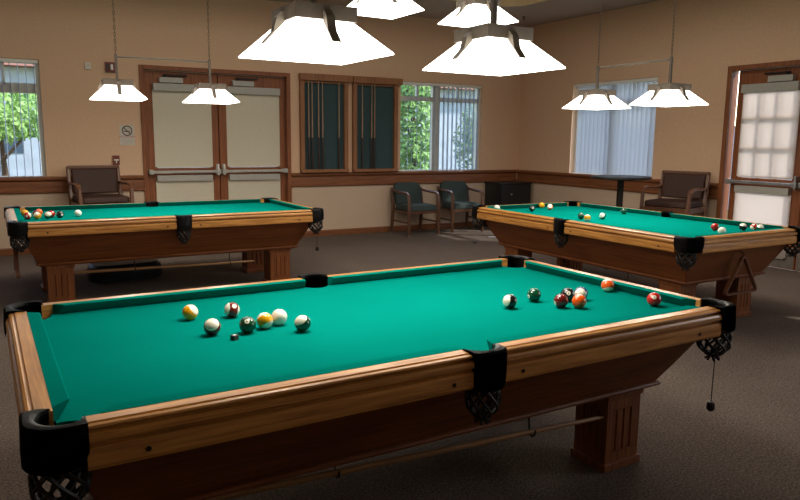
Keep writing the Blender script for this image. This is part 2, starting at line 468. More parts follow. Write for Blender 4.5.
def resample(pts, n):
    d = [0]
    for a, b in zip(pts, pts[1:]): d.append(d[-1]+math.dist(a, b))
    out = []
    for i in range(n):
        s = d[-1]*i/(n-1)
        for k in range(len(d)-1):
            if s <= d[k+1]+1e-9:
                f = (s-d[k])/max(d[k+1]-d[k], 1e-9)
                out.append(tuple(pts[k][j]+(pts[k+1][j]-pts[k][j])*f for j in range(2))); break
    return out
def pocket_mesh(outer, inner, zbot):
    """leather pocket: collar between inner and outer plan paths, apron outside, liner inside"""
    n = 25; O = resample(outer, n); I = resample(inner, n); bm = B(); rows = []
    for i in range(n):
        t = i/(n-1); e = math.sin(PI*t)
        o, q = Vector(O[i]+(0,)), Vector(I[i]+(0,)); row = []
        cen = (q-o).normalized() if (q-o).length > 1e-6 else Vector((0,0,0))
        drop = min(1, min(t, 1-t)/.22); drop = math.sqrt(max(0, 1-(1-drop)**2))
        zb = zbot + (1-drop)*.038
        row.append(o - cen*.002 + Vector((0,0,zb)))
        row.append(o - cen*(.003+.004*e) + Vector((0,0,zb+.006)))
        row.append(o - cen*(.004+.003*e) + Vector((0,0,(zb+.81)/2)))
        row.append(o - cen*.004 + Vector((0,0,.806)))
        row.append(o - cen*.003 + Vector((0,0,.820)))
        row.append(o + cen*.004 + Vector((0,0,.8275)))
        row.append(o.lerp(q, .55) + Vector((0,0,.829)))
        row.append(o.lerp(q, .9) + Vector((0,0,.8255)))
        row.append(q + Vector((0,0,.818)))
        row.append(q - cen*.002 + Vector((0,0,.79)))
        row.append(q + Vector((0,0,.70)))
        rows.append([bm.verts.new(v) for v in row])
    for a, b in zip(rows, rows[1:]):
        for k in range(len(a)-1):
            bm.faces.new([a[k], a[k+1], b[k+1], b[k]]).material_index = 1 if k >= 8 else 0
    bmesh.ops.solidify(bm, geom=bm.faces[:], thickness=.0035)
    return bm
def net_mesh(c, rt, zt, zb, ns=9):
    bm = B()
    def pr(u):      # radius along depth
        return rt*(1+.10*math.sin(PI*min(1,u*1.2))) if u < .6 else rt*(1.08-.60*((u-.6)/.4)**1.7)
    for sgn in (1, -1):
        for k in range(ns):
            pts = []
            for j in range(10):
                u = j/9; a = 2*PI*k/ns + sgn*u*1.5
                r = pr(u)*(1+.02*sgn); pts.append((c[0]+r*math.cos(a), c[1]+r*math.sin(a), zt+(zb-zt)*u))
            tube(bm, pts, .0050, 5)
    for u, rr in ((0, .005), (1, .007)):
        pts = [(c[0]+pr(u)*math.cos(a), c[1]+pr(u)*math.sin(a), zt+(zb-zt)*u) for a in [2*PI*i/14 for i in range(15)]]
        tube(bm, pts, rr, 5)
    for k in range(7):      # loose tassel ends gathered at the foot of the net
        a = 2*PI*k/7; r = pr(1)
        tube(bm, [(c[0]+r*.8*math.cos(a), c[1]+r*.8*math.sin(a), zb), (c[0]+r*.3*math.cos(a), c[1]+r*.3*math.sin(a), zb-.008), (c[0]+r*1.1*math.cos(a+.4), c[1]+r*1.1*math.sin(a+.4), zb-.022)], .005, 5)
    return bm
S = 1.10                     # the tables are modelled at unit size with their feet at FOOT and grown to full size
FOOT = .1314
def grow(o, done=None):
    done = set() if done is None else done
    if o.type == 'MESH' and o.data.name not in done:
        o.data.transform(Matrix.Scale(S, 4)); done.add(o.data.name)
    for ch in o.children:
        ch.location = ch.location*S; grow(ch, done)
def make_table():
    T = empty('pool_table')
    # cloth bed with bites for the pockets
    ex, ey = 1.155, .595; cx, cy, cr = 1.14, .58, .062; poly = []
    def arc(x, y, r, a0, a1, n=8): return [(x+r*math.cos(math.radians(a0+(a1-a0)*i/n)), y+r*math.sin(math.radians(a0+(a1-a0)*i/n))) for i in range(n+1)]
    q = arc(cx, cy, cr, 284, 166)          # from (right edge) to (top edge) for +,+
    side = arc(0, .612, .057, 342.6, 197.4)
    poly += q + side
    poly += [(-x, y) for x, y in reversed(q)] + [(-x, -y) for x, y in q]
    poly += [(-x, -y) for x, y in side] + [(x, -y) for x, y in reversed(q)]
    bm = B(); prism(bm, poly, .755, ZB); obj('cloth_bed', bm, M['cloth'], T)
    for sy in (1, -1):
        for sx in (1, -1):
            bm = B(); sweep_rail(bm, RAILP, fx(sy), sx*.060, sx*1.108)
            rl = obj('rail', bm, M['oakx'], T)
            bm = B()
            for t, z in ((.11, .745), (.95, .745)):
                lathe(bm, [(.0001, .0), (.007, .0), (.006, .003), (.0001, .004)], 10)
                for v in bm.verts:
                    pass
            bm.free()
            bm = B()
            for t in (.13, .98):
                tube(bm, [(sx*t, sy*(HW+.100), .742), (sx*t, sy*(HW+.1085), .742)], .0065, 10)
            obj('bolt_cap', bm, M['darkmet'], rl)
            bm = B(); sweep_rail(bm, CUSP, fx(sy), sx*.068, sx*1.035, -.25*sx, -.85*sx)
            obj('cushion', bm, M['cloth'], T)
    for sx in (1, -1):
        bm = B(); sweep_rail(bm, RAILP, fy(sx), -.530, .530); obj('rail', bm, M['oaky'], T)
        bm = B(); sweep_rail(bm, CUSP, fy(sx), -.475, .475, -.85, -.85); obj('cushion', bm, M['cloth'], T)
    # pockets
    R_ = .062
    outer = [(1.103,.667), (1.150,.669)] + [(1.160+.069*math.cos(math.radians(a)), .600+.069*math.sin(math.radians(a))) for a in range(90, -1, -10)] + [(1.229,.585), (1.227,.525)]
    inner = [(1.103,.603), (1.112,.628)] + [(1.142+.058*math.cos(math.radians(a)), .582+.058*math.sin(math.radians(a))) for a in range(100, -11, -10)] + [(1.188,.545), (1.163,.525)]
    for sx in (1, -1):
        for sy in (1, -1):
            m = lambda P: [(sx*x, sy*y) for x, y in P]
            pk = obj('corner_pocket', pocket_mesh(m(outer), m(inner), .726), [M['leather'], M['liner']], T, True)
            obj('pocket_net', net_mesh((sx*1.160, sy*.604), .054, .722, .625), M['net'], pk, True)
    outer = [(-.060,.668), (-.048,.676), (-.02,.684), (.02,.684), (.048,.676), (.060,.668)]
    inner = [(-.060,.603)] + [(.050*math.cos(math.radians(a)), .612+.042*math.sin(math.radians(a))) for a in range(170, 9, -10)] + [(.060,.603)]
    for sy in (1, -1):
        m = lambda P: [(x, sy*y) for x, y in P]
        pk = obj('side_pocket', pocket_mesh(m(outer), m(inner), .705), [M['leather'], M['liner']], T, True)
        obj('pocket_net', net_mesh((0, sy*.636), .046, .712, .615), M['net'], pk, True)
    # tapered body
    def rect(hx, hy, z, r=.006): return [(-hx+r,-hy,z),(hx-r,-hy,z),(hx,-hy+r,z),(hx,hy-r,z),(hx-r,hy,z),(-hx+r,hy,z),(-hx,hy-r,z),(-hx,-hy+r,z)]
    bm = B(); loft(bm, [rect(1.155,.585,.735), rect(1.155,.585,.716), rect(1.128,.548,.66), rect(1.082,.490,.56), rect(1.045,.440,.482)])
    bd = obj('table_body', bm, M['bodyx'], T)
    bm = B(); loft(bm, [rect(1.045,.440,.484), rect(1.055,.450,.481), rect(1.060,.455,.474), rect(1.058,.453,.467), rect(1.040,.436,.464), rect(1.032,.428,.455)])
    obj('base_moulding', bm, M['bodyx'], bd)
    # four fluted legs
    def flute(hx, hy):
        pts = []; g = .006; d = .007
        def edge(ax, ay, bx, by, nx, ny):
            out = [(ax, ay)]
            for f in (.28, .5, .72):
                mx_, my_ = ax+(bx-ax)*f, ay+(by-ay)*f
                L = math.hypot(bx-ax, by-ay); ux, uy = (bx-ax)/L, (by-ay)/L
                out += [(mx_-ux*g, my_-uy*g), (mx_-ux*g*.4-nx*d, my_-uy*g*.4-ny*d), (mx_+ux*g*.4-nx*d, my_+uy*g*.4-ny*d), (mx_+ux*g, my_+uy*g)]
            return out
        pts += edge(-hx,-hy,hx,-hy,0,-1); pts += edge(hx,-hy,hx,hy,1,0); pts += edge(hx,hy,-hx,hy,0,1); pts += edge(-hx,hy,-hx,-hy,-1,0)
        return pts
    for sx in (1, -1):
        for sy in (1, -1):
            x, y = sx*.894, sy*.328
            bm = B(); fl_ = flute(.093, .086)
            prism(bm, [(x+a, y+b) for a, b in fl_], .205, .385)
            box(bm, x-.093, x+.093, y-.086, y+.086, FOOT+.03, .208); box(bm, x-.093, x+.093, y-.086, y+.086, .382, .432)
            box(bm, x-.102, x+.102, y-.094, y+.094, .430, .456, .004)
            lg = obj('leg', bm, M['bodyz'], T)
            bm = B(); box(bm, x-.104, x+.104, y-.096, y+.096, FOOT, FOOT+.034, .006); obj('plinth', bm, M['bodyz'], lg)
    # wire hooks under the body that carry a long stick
    for x, y in ((-.33, -.297), (.45, -.366)):
        bm = B(); pts = [(x, y+.020, .457), (x, y+.019, .39), (x, y+.014, .352), (x, y, .341), (x, y-.015, .352), (x, y-.019, .372)]
        tube(bm, pts, .004, 6); obj('stick_hook', bm, M['darkmet'], T)
    return T
T1 = make_table(); grow(T1)
T2 = copy_tree(T1); T3 = copy_tree(T1)
TP = {1: (1.317, 2.506, .0284), 2: (4.940, 4.653, -1.558), 3: (1.3035, 6.963, .0196)}
for k, t in ((1, T1), (2, T2), (3, T3)):
    t.location = (TP[k][0], TP[k][1], -FOOT*S); t.rotation_euler = (0, 0, TP[k][2])
tag(T1, 'large oak pool table in the foreground with bright green cloth and black leather net pockets', 'pool table', 'oak pool tables with green cloth')
tag(T2, 'oak pool table at right with a triangle rack hanging from its near end', 'pool table', 'oak pool tables with green cloth')
tag(T3, 'oak pool table at left standing in front of the rear double door', 'pool table', 'oak pool tables with green cloth')
def TM(k):
    x, y, a = TP[k]; return Matrix.Translation((x, y, 0)) @ Matrix.Rotation(a, 4, 'Z')
def W(k, x, y, z): return TM(k) @ Vector((x*S, y*S, (z-FOOT)*S))

# long sticks on the hooks
def stick(k, p, q, label):
    a, b = W(k, *p), W(k, *q); L = (b-a).length
    bm = B(); tube(bm, [(0,0,0), (.25*L,0,0), (.6*L,0,0), (L-.01,0,0), (L,0,0)], [.014, .013, .0115, .0085, .007], 10)
    o = obj('cue_stick', bm, M['stick'], None, True)
    o.location = a; o.rotation_euler = (0, 0, math.atan2((b-a).y, (b-a).x))
    tag(o, label, 'cue stick', 'long sticks stored under the tables'); return o
stick(1, (-.78, -.257, .360), (.795, -.396, .360), 'long wooden cue stick resting on wire hooks under the foreground table')
stick(3, (-.78, -.257, .360), (.66, -.384, .360), 'pale wooden stick on hooks under the left table')

# triangle racks hanging from the ends
def triangle(k, x, y, ztop, rz, label):
    T = W(k, x, y, ztop)
    bm = B(); s = .178; h = .262
    P = [(0, 0), (-s, -h), (s, -h)]
    def ring(off, d): # rounded triangle path in the y-z plane
        pts = []
        for (py, pz), a0 in zip(P, (30, 150, 270)):
            cy_, cz_ = py*.84, -.5*0 + (pz+.09)*.84-.09
            for i in range(6):
                a = math.radians(a0+ (120)*i/5)
                pts.append((cy_+ off*math.cos(a), cz_+off*math.sin(a)))
        return pts
    o_, i_ = ring(.024, 0), ring(.013, 0)
    secs = []
    n = len(o_)
    V = []
    for dx in (-.014, .014):
        V.append(([bm.verts.new((dx, a, b)) for a, b in o_], [bm.verts.new((dx, a, b)) for a, b in i_]))
    for i in range(n):
        j = (i+1) % n
        for dx in (0, 1): bm.faces.new([V[dx][0][i], V[dx][0][j], V[dx][1][j], V[dx][1][i]])
        for s_ in (0, 1): bm.faces.new([V[0][s_][i], V[0][s_][j], V[1][s_][j], V[1][s_][i]])
    o = obj('triangle_rack', bm, M['chairb'], None, False)
    bm = B(); tube(bm, [(-.04, 0, .035), (-.02, 0, .037), (0, 0, .03), (.004, 0, .012), (0, 0, -.016)], .003, 6)
    obj('hanging_hook', bm, M['darkmet'], o)
    grow(o); o.location = T; o.rotation_euler = (0, 0, TP[k][2]+rz)
    tag(o, label, 'ball rack', 'wooden triangle racks'); return o
triangle(2, 1.180, -.02, .645, 0, 'brown wooden triangle rack hanging under the near end of the right table')
triangle(3, -1.185, -.23, .63, PI, 'brown wooden triangle rack hanging edge-on at the left end of the left table')

# chalk holders hanging on strings
def chalk(k, x, y, z0, z1, label):
    p = W(k, x, y, z1)
    bm = B(); lathe(bm, [(.004,.022),(.014,.02),(.019,.008),(.019,-.008),(.013,-.02),(.004,-.022)], 10)
    o = obj('chalk_holder', bm, M['black'], None, True, p)
    bm = B(); tube(bm, [(0,0,.018), (.001,.0,(z0-z1)*.5), (0,0,z0-z1)], .0022, 6); obj('string', bm, M['net'], o)
    tag(o, label, 'chalk holder', 'chalk holders on strings')
chalk(1, 1.240, -.560, .715, .375, 'black round chalk holder on a string below the foreground table corner')
chalk(3, 1.215, -.51, .715, .45, 'small black chalk holder on a string below the left table corner')

# ------------------------------------------------------------------ billiard balls
def ball_mat(name, rgb, stripe, cue=False):
    t = NT(name)
    tc = t.n('ShaderNodeTexCoord'); sp = t.n('ShaderNodeSeparateXYZ'); t.l(tc.outputs['Object'], sp.inputs[0])
    def math_(op, a, b=None):
        nd = t.n('ShaderNodeMath', operation=op)
        for i, v in enumerate((a, b)):
            if v is None: continue
            if isinstance(v, (int, float)): nd.inputs[i].default_value = v
            else: t.l(v, nd.inputs[i])
        return nd.outputs[0]
    white = s2l((236,228,208)); col = s2l(rgb)
    def mix(f, a, b):
        m = t.n('ShaderNodeMixRGB'); t.l(f, m.inputs[0])
        for i, v in ((1, a), (2, b)):
            if isinstance(v, tuple): m.inputs[i].default_value = v
            else: t.l(v, m.inputs[i])
        return m.outputs[0]
    if cue:
        f = t.noise(tc.outputs['Object'], 40, 2); out = t.ramp(f, [(.3, s2l((238,232,214))), (.7, s2l((244,240,226)))])
    else:
        base = col
        if stripe: base = mix(math_('LESS_THAN', math_('ABSOLUTE', sp.outputs[2]), .0172), white, col)
        y2 = math_('MULTIPLY', sp.outputs[1], sp.outputs[1]); z2 = math_('MULTIPLY', sp.outputs[2], sp.outputs[2])
        spot = math_('LESS_THAN', math_('ADD', y2, z2), .0092**2)
        out = mix(spot, base, white)
    t.l(out, t.b.inputs['Base Color'])
    t.b.inputs['Roughness'].default_value = .12; t.b.inputs['Coat Weight'].default_value = .5
    return t.m
BCOL = {'yellow': (236,160,16), 'blue': (26,40,110), 'red': (182,24,16), 'purple': (60,28,66), 'orange': (226,84,22), 'green': (8,68,44), 'maroon': (104,22,20), 'black': (14,14,16)}
BM = {}
def bmat(col, stripe):
    k = (col, stripe)
    if k not in BM: BM[k] = ball_mat('ball_%s_%s' % (col, 'striped' if stripe else 'solid'), BCOL.get(col, (240,235,220)), stripe, col == 'cue')
    return BM[k]
RB = .0286*S
ball_me = {}
def ball_mesh(col, stripe):
    k = (col, stripe)
    if k not in ball_me:
        bm = B(); bmesh.ops.create_uvsphere(bm, u_segments=32, v_segments=18, radius=RB)
        me = bpy.data.meshes.new('billiard_ball'); bm.to_mesh(me); bm.free(); me.materials.append(bmat(col, stripe))
        for p in me.polygons: p.use_smooth = True
        ball_me[k] = me
    return ball_me[k]
def text_mesh(s, size, mat, flat=True):
    cu = bpy.data.curves.new('txt', 'FONT'); cu.body = s; cu.size = size; cu.align_x = 'CENTER'; cu.align_y = 'CENTER'
    cu.resolution_u = 3
    o = bpy.data.objects.new('txt', cu); C.objects.link(o)
    dg = bpy.context.evaluated_depsgraph_get(); me = bpy.data.meshes.new_from_object(o.evaluated_get(dg))
    C.objects.unlink(o); bpy.data.objects.remove(o)
    me.materials.clear(); me.materials.append(mat); return me
NUM = {}
def number_mesh(n):
    if n not in NUM:
        me = text_mesh(str(n), .0135, M['ink'])
        for v in me.vertices:       # wrap onto the ball, facing +x
            y, z = v.co.x, v.co.y
            r = RB+.00025; v.co = Vector((math.sqrt(max(r*r-y*y-z*z, 0)), y, z))
        NUM[n] = me
    return NUM[n]
CAM = Vector((0, 0, 1.4452510248258619))
def ball(k, x, y, col, stripe, spot=None, axis=None, label='', num=None, grp=''):
    """spot: direction (camera frame: right, up, toward camera) of the number; axis: direction of the stripe's pole"""
    p = W(k, x, y, ZB) + Vector((0, 0, RB))
    o = bpy.data.objects.new('billiard_ball', ball_mesh(col, stripe)); link(o)
    tow = (CAM-p).normalized(); rt = Vector((0,0,1)).cross(tow).normalized(); up = tow.cross(rt)
    cf = lambda d: (rt*d[0]+up*d[1]+tow*d[2]).normalized()
    Z = cf(axis) if axis else Vector((0,0,1))
    X = cf(spot) if (spot and not (stripe and num in (9, 15, 14, 12, 10, 1, 13))) else (Z.cross(tow) if axis else -tow)
    X = (X - Z*X.dot(Z))
    if X.length < .05: X = Z.orthogonal()
    X.normalize(); 
    if spot and not axis:
        X = cf(spot); Z = (Vector((0,0,1))-X*X.z).normalized()
    Y = Z.cross(X)
    m = Matrix((X, Y, Z)).transposed().to_4x4(); m.translation = p
    o.matrix_world = m
    tag(o, label, 'billiard ball', grp)
    if num is not None and k == 1:
        nb = bpy.data.objects.new('number', number_mesh(num)); link(nb, o)
    return o
G1, G2, G3 = 'balls on the foreground table', 'balls on the right table', 'balls on the left table'
# pole = where white shows most on a striped ball
ball(1,-.647,.268,'yellow',True,(-.6,-.3,.5),(.75,.6,.35),'yellow and white striped ball, farthest left on the foreground table',9,G1)
ball(1,-.633,.034,'maroon',True,(0,-.9,.3),(-.05,.5,.85),'ball with big white cap over maroon band, front of the left cluster',15,G1)
ball(1,-.503,.232,'maroon',True,(.25,.45,.8),(-.85,.15,.25),'white ball with an upright maroon stripe at the back of the left cluster',11,G1)
ball(1,-.521,.002,'green',False,(-.05,.4,.85),None,'solid dark green ball with a white number spot in the left cluster',6,G1)
ball(1,-.450,.028,'yellow',True,(.2,-.5,.6),(-.45,.85,-.2),'yellow and orange ball touching the white cue ball',1,G1)
ball(1,-.388,.050,'cue',False,None,None,'plain white cue ball behind the yellow ball on the foreground table',None,G1)
ball(1,-.349,-.069,'green',True,(.4,-.6,.3),(-.4,.65,.55),'ball with white cap over dark green band, rightmost of the left cluster',14,G1)
ball(1,.501,-.151,'black',True,(.6,0,.6),(-.78,.12,.55),'half white and half black striped ball, leftmost of the right cluster',12,G1)
ball(1,.666,-.107,'green',False,(-.75,-.25,.5),None,'solid dark green ball between the striped ball and the right cluster',6,G1)
ball(1,.794,-.170,'black',False,(.1,.2,.9),None,'black ball with white spot at the middle of the right cluster',8,G1)
ball(1,.857,-.183,'blue',True,(.2,.85,.2),(-.1,-.1,.9),'white ball with a dark band on top, behind the orange ball',10,G1)
ball(1,.688,-.241,'maroon',False,(-.8,-.35,.4),None,'solid maroon ball at the front left of the right cluster',7,G1)
ball(1,.748,-.281,'orange',False,(-.1,.85,.35),None,'solid orange ball at the front right of the right cluster',5,G1)
ball(1,1.088,-.115,'orange',True,(-.05,.45,.85),(.12,-.88,.2),'orange and white striped ball resting against the far right cushion',13,G1)
ball(1,1.044,-.402,'red',False,(0,.28,.9),None,'solid red ball with white number spot nearest the right corner pocket',3,G1)
ball(2,-1.042,-.485,'cue',False,None,None,'white ball by the far left corner pocket of the right table',None,G2)
ball(2,-.869,-.207,'black',False,(.3,.1,.9),None,'black ball with white spot left of the yellow one on the right table',8,G2)
ball(2,-1.088,.105,'yellow',False,(.1,-.9,.2),None,'yellow ball against the far end cushion of the right table',1,G2)
ball(2,-.913,.055,'orange',True,(-.1,.9,.2),(.2,-.4,-.8),'orange red striped ball near the far end of the right table',13,G2)
ball(2,-.183,-.252,'green',False,(1,.1,0),None,'solid dark green ball just left of the yellow and white one on the right table',6,G2)
ball(2,-.050,-.310,'yellow',True,(.1,.8,.3),(.1,-.85,.2),'yellow ball with white underside near the side pocket of the right table',9,G2)
ball(2,-.105,-.079,'green',True,(.8,-.1,.4),(-.35,.3,.85),'white ball with a dark green band at the middle of the right table',14,G2)
ball(2,-.335,.431,'green',False,(1,.1,0),None,'solid green ball near the long cushion under the right window',6,G2)
ball(2,.825,.136,'red',False,(1,.1,0),None,'solid red ball at the near end of the right table',3,G2)
ball(2,1.003,-.029,'cue',False,None,None,'plain white ball just behind the near end rail of the right table',None,G2)
ball(2,.919,.338,'black',True,(.1,-.8,.3),(.0,.85,.35),'ball with white top and black lower band at the right table end',12,G2)
ball(2,.956,.420,'red',True,(.1,.7,.4),(-.6,-.5,.3),'red and white striped ball beside the near end rail of the right table',11,G2)
ball(2,1.022,.392,'green',True,(.5,.1,.4),(.1,.75,.5),'white ball with a little green, farthest right on the right table',14,G2)
ball(3,-1.088,.124,'yellow',False,(1,.1,0),None,'yellow ball farthest left in the cluster on the left table',1,G3)
ball(3,-1.080,-.086,'red',True,(-.1,-.1,.9),(.9,.3,.2),'white and red striped ball nearest the left corner pocket',11,G3)
ball(3,-1.010,.060,'maroon',False,(1,.1,0),None,'solid maroon ball in the middle of the left table cluster',7,G3)
ball(3,-1.012,-.105,'yellow',True,(.1,.8,.2),(-.3,.7,.3),'orange yellow and white striped ball at the front of the left table cluster',9,G3)
ball(3,-.985,.165,'orange',True,(.1,.9,.2),(-.6,-.2,.5),'orange red and white ball at the back of the left table cluster',13,G3)
ball(3,-.935,-.104,'green',True,(.1,-.8,.2),(.0,.6,.75),'pale white ball with green band beside the red ball on the left table',14,G3)
ball(3,-.905,-.020,'red',False,(1,.1,0),None,'solid red ball next to the black ball on the left table',3,G3)
ball(3,-.847,-.080,'black',False,(.4,-.1,.6),None,'black ball between the red ball and the lone white ball on the left table',8,G3)
ball(3,-.710,-.033,'cue',False,None,None,'lone white cue ball right of the cluster on the left table',None,G3)
# chalk cube on the cloth
bm = B(); box(bm, -.011, .011, -.011, .011, 0, .018, .002)
o = obj('chalk_cube', bm, M['ink']); o.location = W(1, -.585, -.055, ZB); o.rotation_euler = (0,0,.5)
bm = B(); lathe(bm, [(.006, .0181), (.005, .0186), (.0001, .0187)], 12); obj('chalk_face', bm, M['white'], o)  # pale disc on top of the cube
tag(o, 'small dark chalk cube with pale top beside the green ball', 'chalk')

# ------------------------------------------------------------------ hanging billiard lights
def make_light(gap=.78, s=.451, ztop=ZC+.38):
    L = empty('billiard_light')       # origin: centre of the fixture at the shade's bottom rim height
    for k in (-1, 1):
        cx = k*gap/2
        b, t, h = s/2, .108, .124
        def sq(r, z): return [(cx-r,-r,z),(cx+r,-r,z),(cx+r,r,z),(cx-r,r,z)]
        bm = B(); loft(bm, [sq(b, 0), sq(b, .006), sq(t, h), sq(t-.005, h), sq(b-.008, .006), sq(b-.008, 0)], caps=False)
        R = bm.verts[:]
        bm.verts.ensure_lookup_table()
        for i in range(4):
            bm.faces.new([bm.verts[i], bm.verts[(i+1)%4], bm.verts[20+(i+1)%4], bm.verts[20+i]])
        sh = obj('lamp_shade', bm, M['shade_glass'], L)
        f = .124; z0, z1 = h-.004, h+.050
        bm = B()
        for (x0,x1,y0,y1) in ((-f,f,-f,-f+.008),(-f,f,f-.008,f),(-f,-f+.008,-f+.008,f-.008),(f-.008,f,-f+.008,f-.008)):
            box(bm, cx+x0, cx+x1, y0, y1, z0, z1)
        box(bm, cx-f+.008, cx+f-.008, -f+.008, f-.008, z1-.006, z1)
        obj('shade_frame', bm, M['brass'], sh)
        for a in range(4):      # bent metal strap in the middle of each side
            mt = Matrix.Translation((cx,0,0)) @ Matrix.Rotation(a*PI/2, 4, 'Z')
            w = .017; bb = B()
            prof = [(f+.001, z1-.004), (f+.001, h-.048+.0), (f+.036, h-.103), (f+.036+.003, h-.103), (f+.004, h-.046), (f+.004, z1-.004)]
            # follow the slope of the glass, just clear of it
            slope = (b-t)/(h-.006)
            def gx(z): return t+(h-z)*slope
            zk = h-.028; ze = h-.092
            ze = .032; zk = h-.046; prof = [(f, h+.030), (f, h-.010), (gx(zk)+.006, zk), (gx(ze)+.004, ze), (gx(ze)+.010, ze+.001), (max(f+.032, gx(zk)+.014), zk), (f+.030, h+.006), (f+.004, h+.030)]
            loft(bb, [[(p, -w, z) for p, z in prof], [(p, w, z) for p, z in prof]])
            t2 = B(); merge(t2, bb, 0, mt); obj('strap', t2, M['brass'], sh)
        bm = B(); box(bm, cx-.011, cx+.011, -.011, .011, z1-.002, .402, .002); obj('stem', bm, M['brass'], L)
        bm = B(); zc = .402; i = 0
        H_ = ztop - L['z0'] if 'z0' in L else 1.55
        while zc < H_ - .03:    # chain of oval links
            pts = []
            for j in range(9):
                a = 2*PI*j/8; u, v = .0075*math.cos(a), .019*math.sin(a)
                pts.append((cx+(u if i%2 else 0), (0 if i%2 else u), zc+.016+v))
            tube(bm, pts, .0024, 5, cap=False); zc += .031; i += 1
        obj('chain', bm, M['chain'], L)
    bm = B(); tube(bm, [(-gap/2, 0, .380), (gap/2, 0, .380)], .0085, 8); obj('crossbar', bm, M['brass'], L)
    return L
LG = 'hanging lights with two glass shades'
def place_light(z, x, y, rz, label):
    H = ZC+.38-z
    L = empty('tmp'); bpy.data.objects.remove(L)
    return L
_orig_empty = empty
def light_at(x, y, z, rz, label, gap=.78):
    global empty
    def e2(name, loc=(0,0,0), rz_=0.0):
        o = _orig_empty(name, loc, rz_); o['z0'] = z; return o
    empty = e2
    L = make_light(gap); empty = _orig_empty
    del L['z0']
    L.location = (x, y, z); L.rotation_euler = (0, 0, rz)
    tag(L, label, 'light', LG)
    ld = bpy.data.lights.new('lamp_bulb', 'AREA'); ld.shape = 'SQUARE'; ld.size = .39
    ld.energy = 1.0; ld.color = (1.0, .93, .80)
    for k in (-1, 1):
        lo = bpy.data.objects.new('lamp_bulb', ld); link(lo, L); lo.location = (k*gap/2, 0, .006)
    return ld
LA = light_at(1.485, 2.585, 1.755, .020, 'big close hanging light with two glowing glass shades over the foreground table', .86)
LB = light_at(1.330, 6.896, 1.772, -.037, 'hanging light with two shades over the left table before the double door', .833)
LC_ = light_at(4.973, 4.628, 1.755, -.032+PI/2, 'hanging light with two shades over the right table before the window', .875)
LD = light_at(2.862, 4.662, 2.350, .03, 'high hanging light cut off by the top edge, between the tables', .87)
for l, e in ((LA, 17), (LB, 14), (LC_, 16), (LD, 10)): l.energy = e

# ------------------------------------------------------------------ wall cue racks with cues
def rack(x0, x1, label, cues, glabel):
    z0, z1 = .948, 2.352
    Mx = FM(1, YW); root = empty('cue_rack', (Mx @ Vector(((x0+x1)/2, 0, z0)))); R0 = Matrix.Translation(-root.location) @ Mx
    bm = B(); w = .062; wbox(bm, R0, x0+.008, x0+.008+w, 0, .06, z0+.03, z1-.09, .003); wbox(bm, R0, x1-.06-w, x1-.06, 0, .06, z0+.03, z1-.09, .003)
    wbox(bm, R0, x0+.008, x1-.06, 0, .09, z0, z0+.045, .004)
    obj('rack_frame', bm, M['rackw'], root)
    bm = B(); wbox(bm, R0, x0, x1, 0, .095, z1-.095, z1, .006); obj('top_board', bm, M['rackw'], root)
    bm = B(); wbox(bm, R0, x0+.065, x1-.115, 0.001, .012, z0+.045, z1-.095); obj('felt_panel', bm, M['felt_green'], root)
    bm = B(); wbox(bm, R0, x0+.065, x1-.115, .012, .05, z1-.125, z1-.10, .003); obj('cue_clip', bm, M['rackw'], root)
    tag(root, label, 'cue rack', 'wall racks for cues')
    cu = None
    for i, (cx, drop, lb) in enumerate(cues):
        if cu is None:
            bm = B(); L = 1.30
            tube(bm, [(0,0,0),(0,0,.03),(0,0,.45),(0,0,.46)], [.0135,.0145,.0125,.0125], 10, 1)
            tube(bm, [(0,0,.45),(0,0,L)], [.0122,.0065], 10, 0)
            o = cu = obj('pool_cue', bm, [M['cue_light'], M['cue_dark']], None, True)
        else:
            o = cu.copy(); C.objects.link(o)
        o.location = (cx, YW-.064, z0+.0455+ (0)); o.rotation_euler = (0, 0, 0)
        tag(o, lb, 'pool cue', glabel)
def hx(px): return px
rack(3.690, 4.507, 'wooden wall rack with dark green felt and five cues beside the double door',
     [(3.820,0,'leftmost cue in the wall rack beside the double door'), (3.872,0,'second cue from the left in the rack beside the double door'), (3.972,0,'third cue from the left in the rack beside the double door'),
      (4.034,0,'fourth cue from the left in the rack beside the double door'), (4.294,0,'lone cue at the right of the rack beside the double door')], 'cues in the wall rack by the door')
rack(4.523, 5.348, 'wooden wall rack with dark green felt and three cues beside the white window',
     [(4.675,0,'leftmost cue in the wall rack beside the window'), (4.832,0,'middle cue in the wall rack beside the window'), (4.882,0,'rightmost cue in the wall rack beside the window')], 'cues in the wall rack by the window')

# ------------------------------------------------------------------ small things on the rear wall
Mx = FM(1, YW)
def wall_thing(name, x, z, label, cat):
    r = empty(name, (x, YW, z)); tag(r, label, cat); return r, Matrix.Translation(-r.location) @ Mx
r, R0 = wall_thing('sensor_box', .937, 2.25, 'small beige square box high on the rear wall near the left window', 'sensor')
bm = B(); wbox(bm, R0, .902, .972, 0, .03, 2.25, 2.335, .006); obj('cover', bm, M['cream'], r)
bm = B()
for i in range(4): wbox(bm, R0, .915, .959, .03, .032, 2.272+i*.013, 2.277+i*.013)
obj('grille', bm, M['greyw'], r)
r, R0 = wall_thing('fire_alarm_strobe', 1.198, 2.235, 'dark red fire alarm strobe with white lens high beside the double door', 'alarm')
bm = B(); wbox(bm, R0, 1.135, 1.262, 0, .035, 2.228, 2.352, .005); obj('housing', bm, M['red'], r)
bm = B(); wbox(bm, R0, 1.195, 1.225, .035, .06, 2.255, 2.325, .008); obj('lens', bm, M['white'], r)
bm = B(); wbox(bm, R0, 1.15, 1.18, .035, .037, 2.25, 2.33); obj('horn_grille', bm, M['ink'], r)
r, R0 = wall_thing('fire_alarm_pull_station', 1.208, 1.08, 'small dark red pull station with white T handle beside the chair', 'alarm')
bm = B(); wbox(bm, R0, 1.168, 1.248, 0, .035, 1.078, 1.20, .005); obj('housing', bm, M['red'], r)
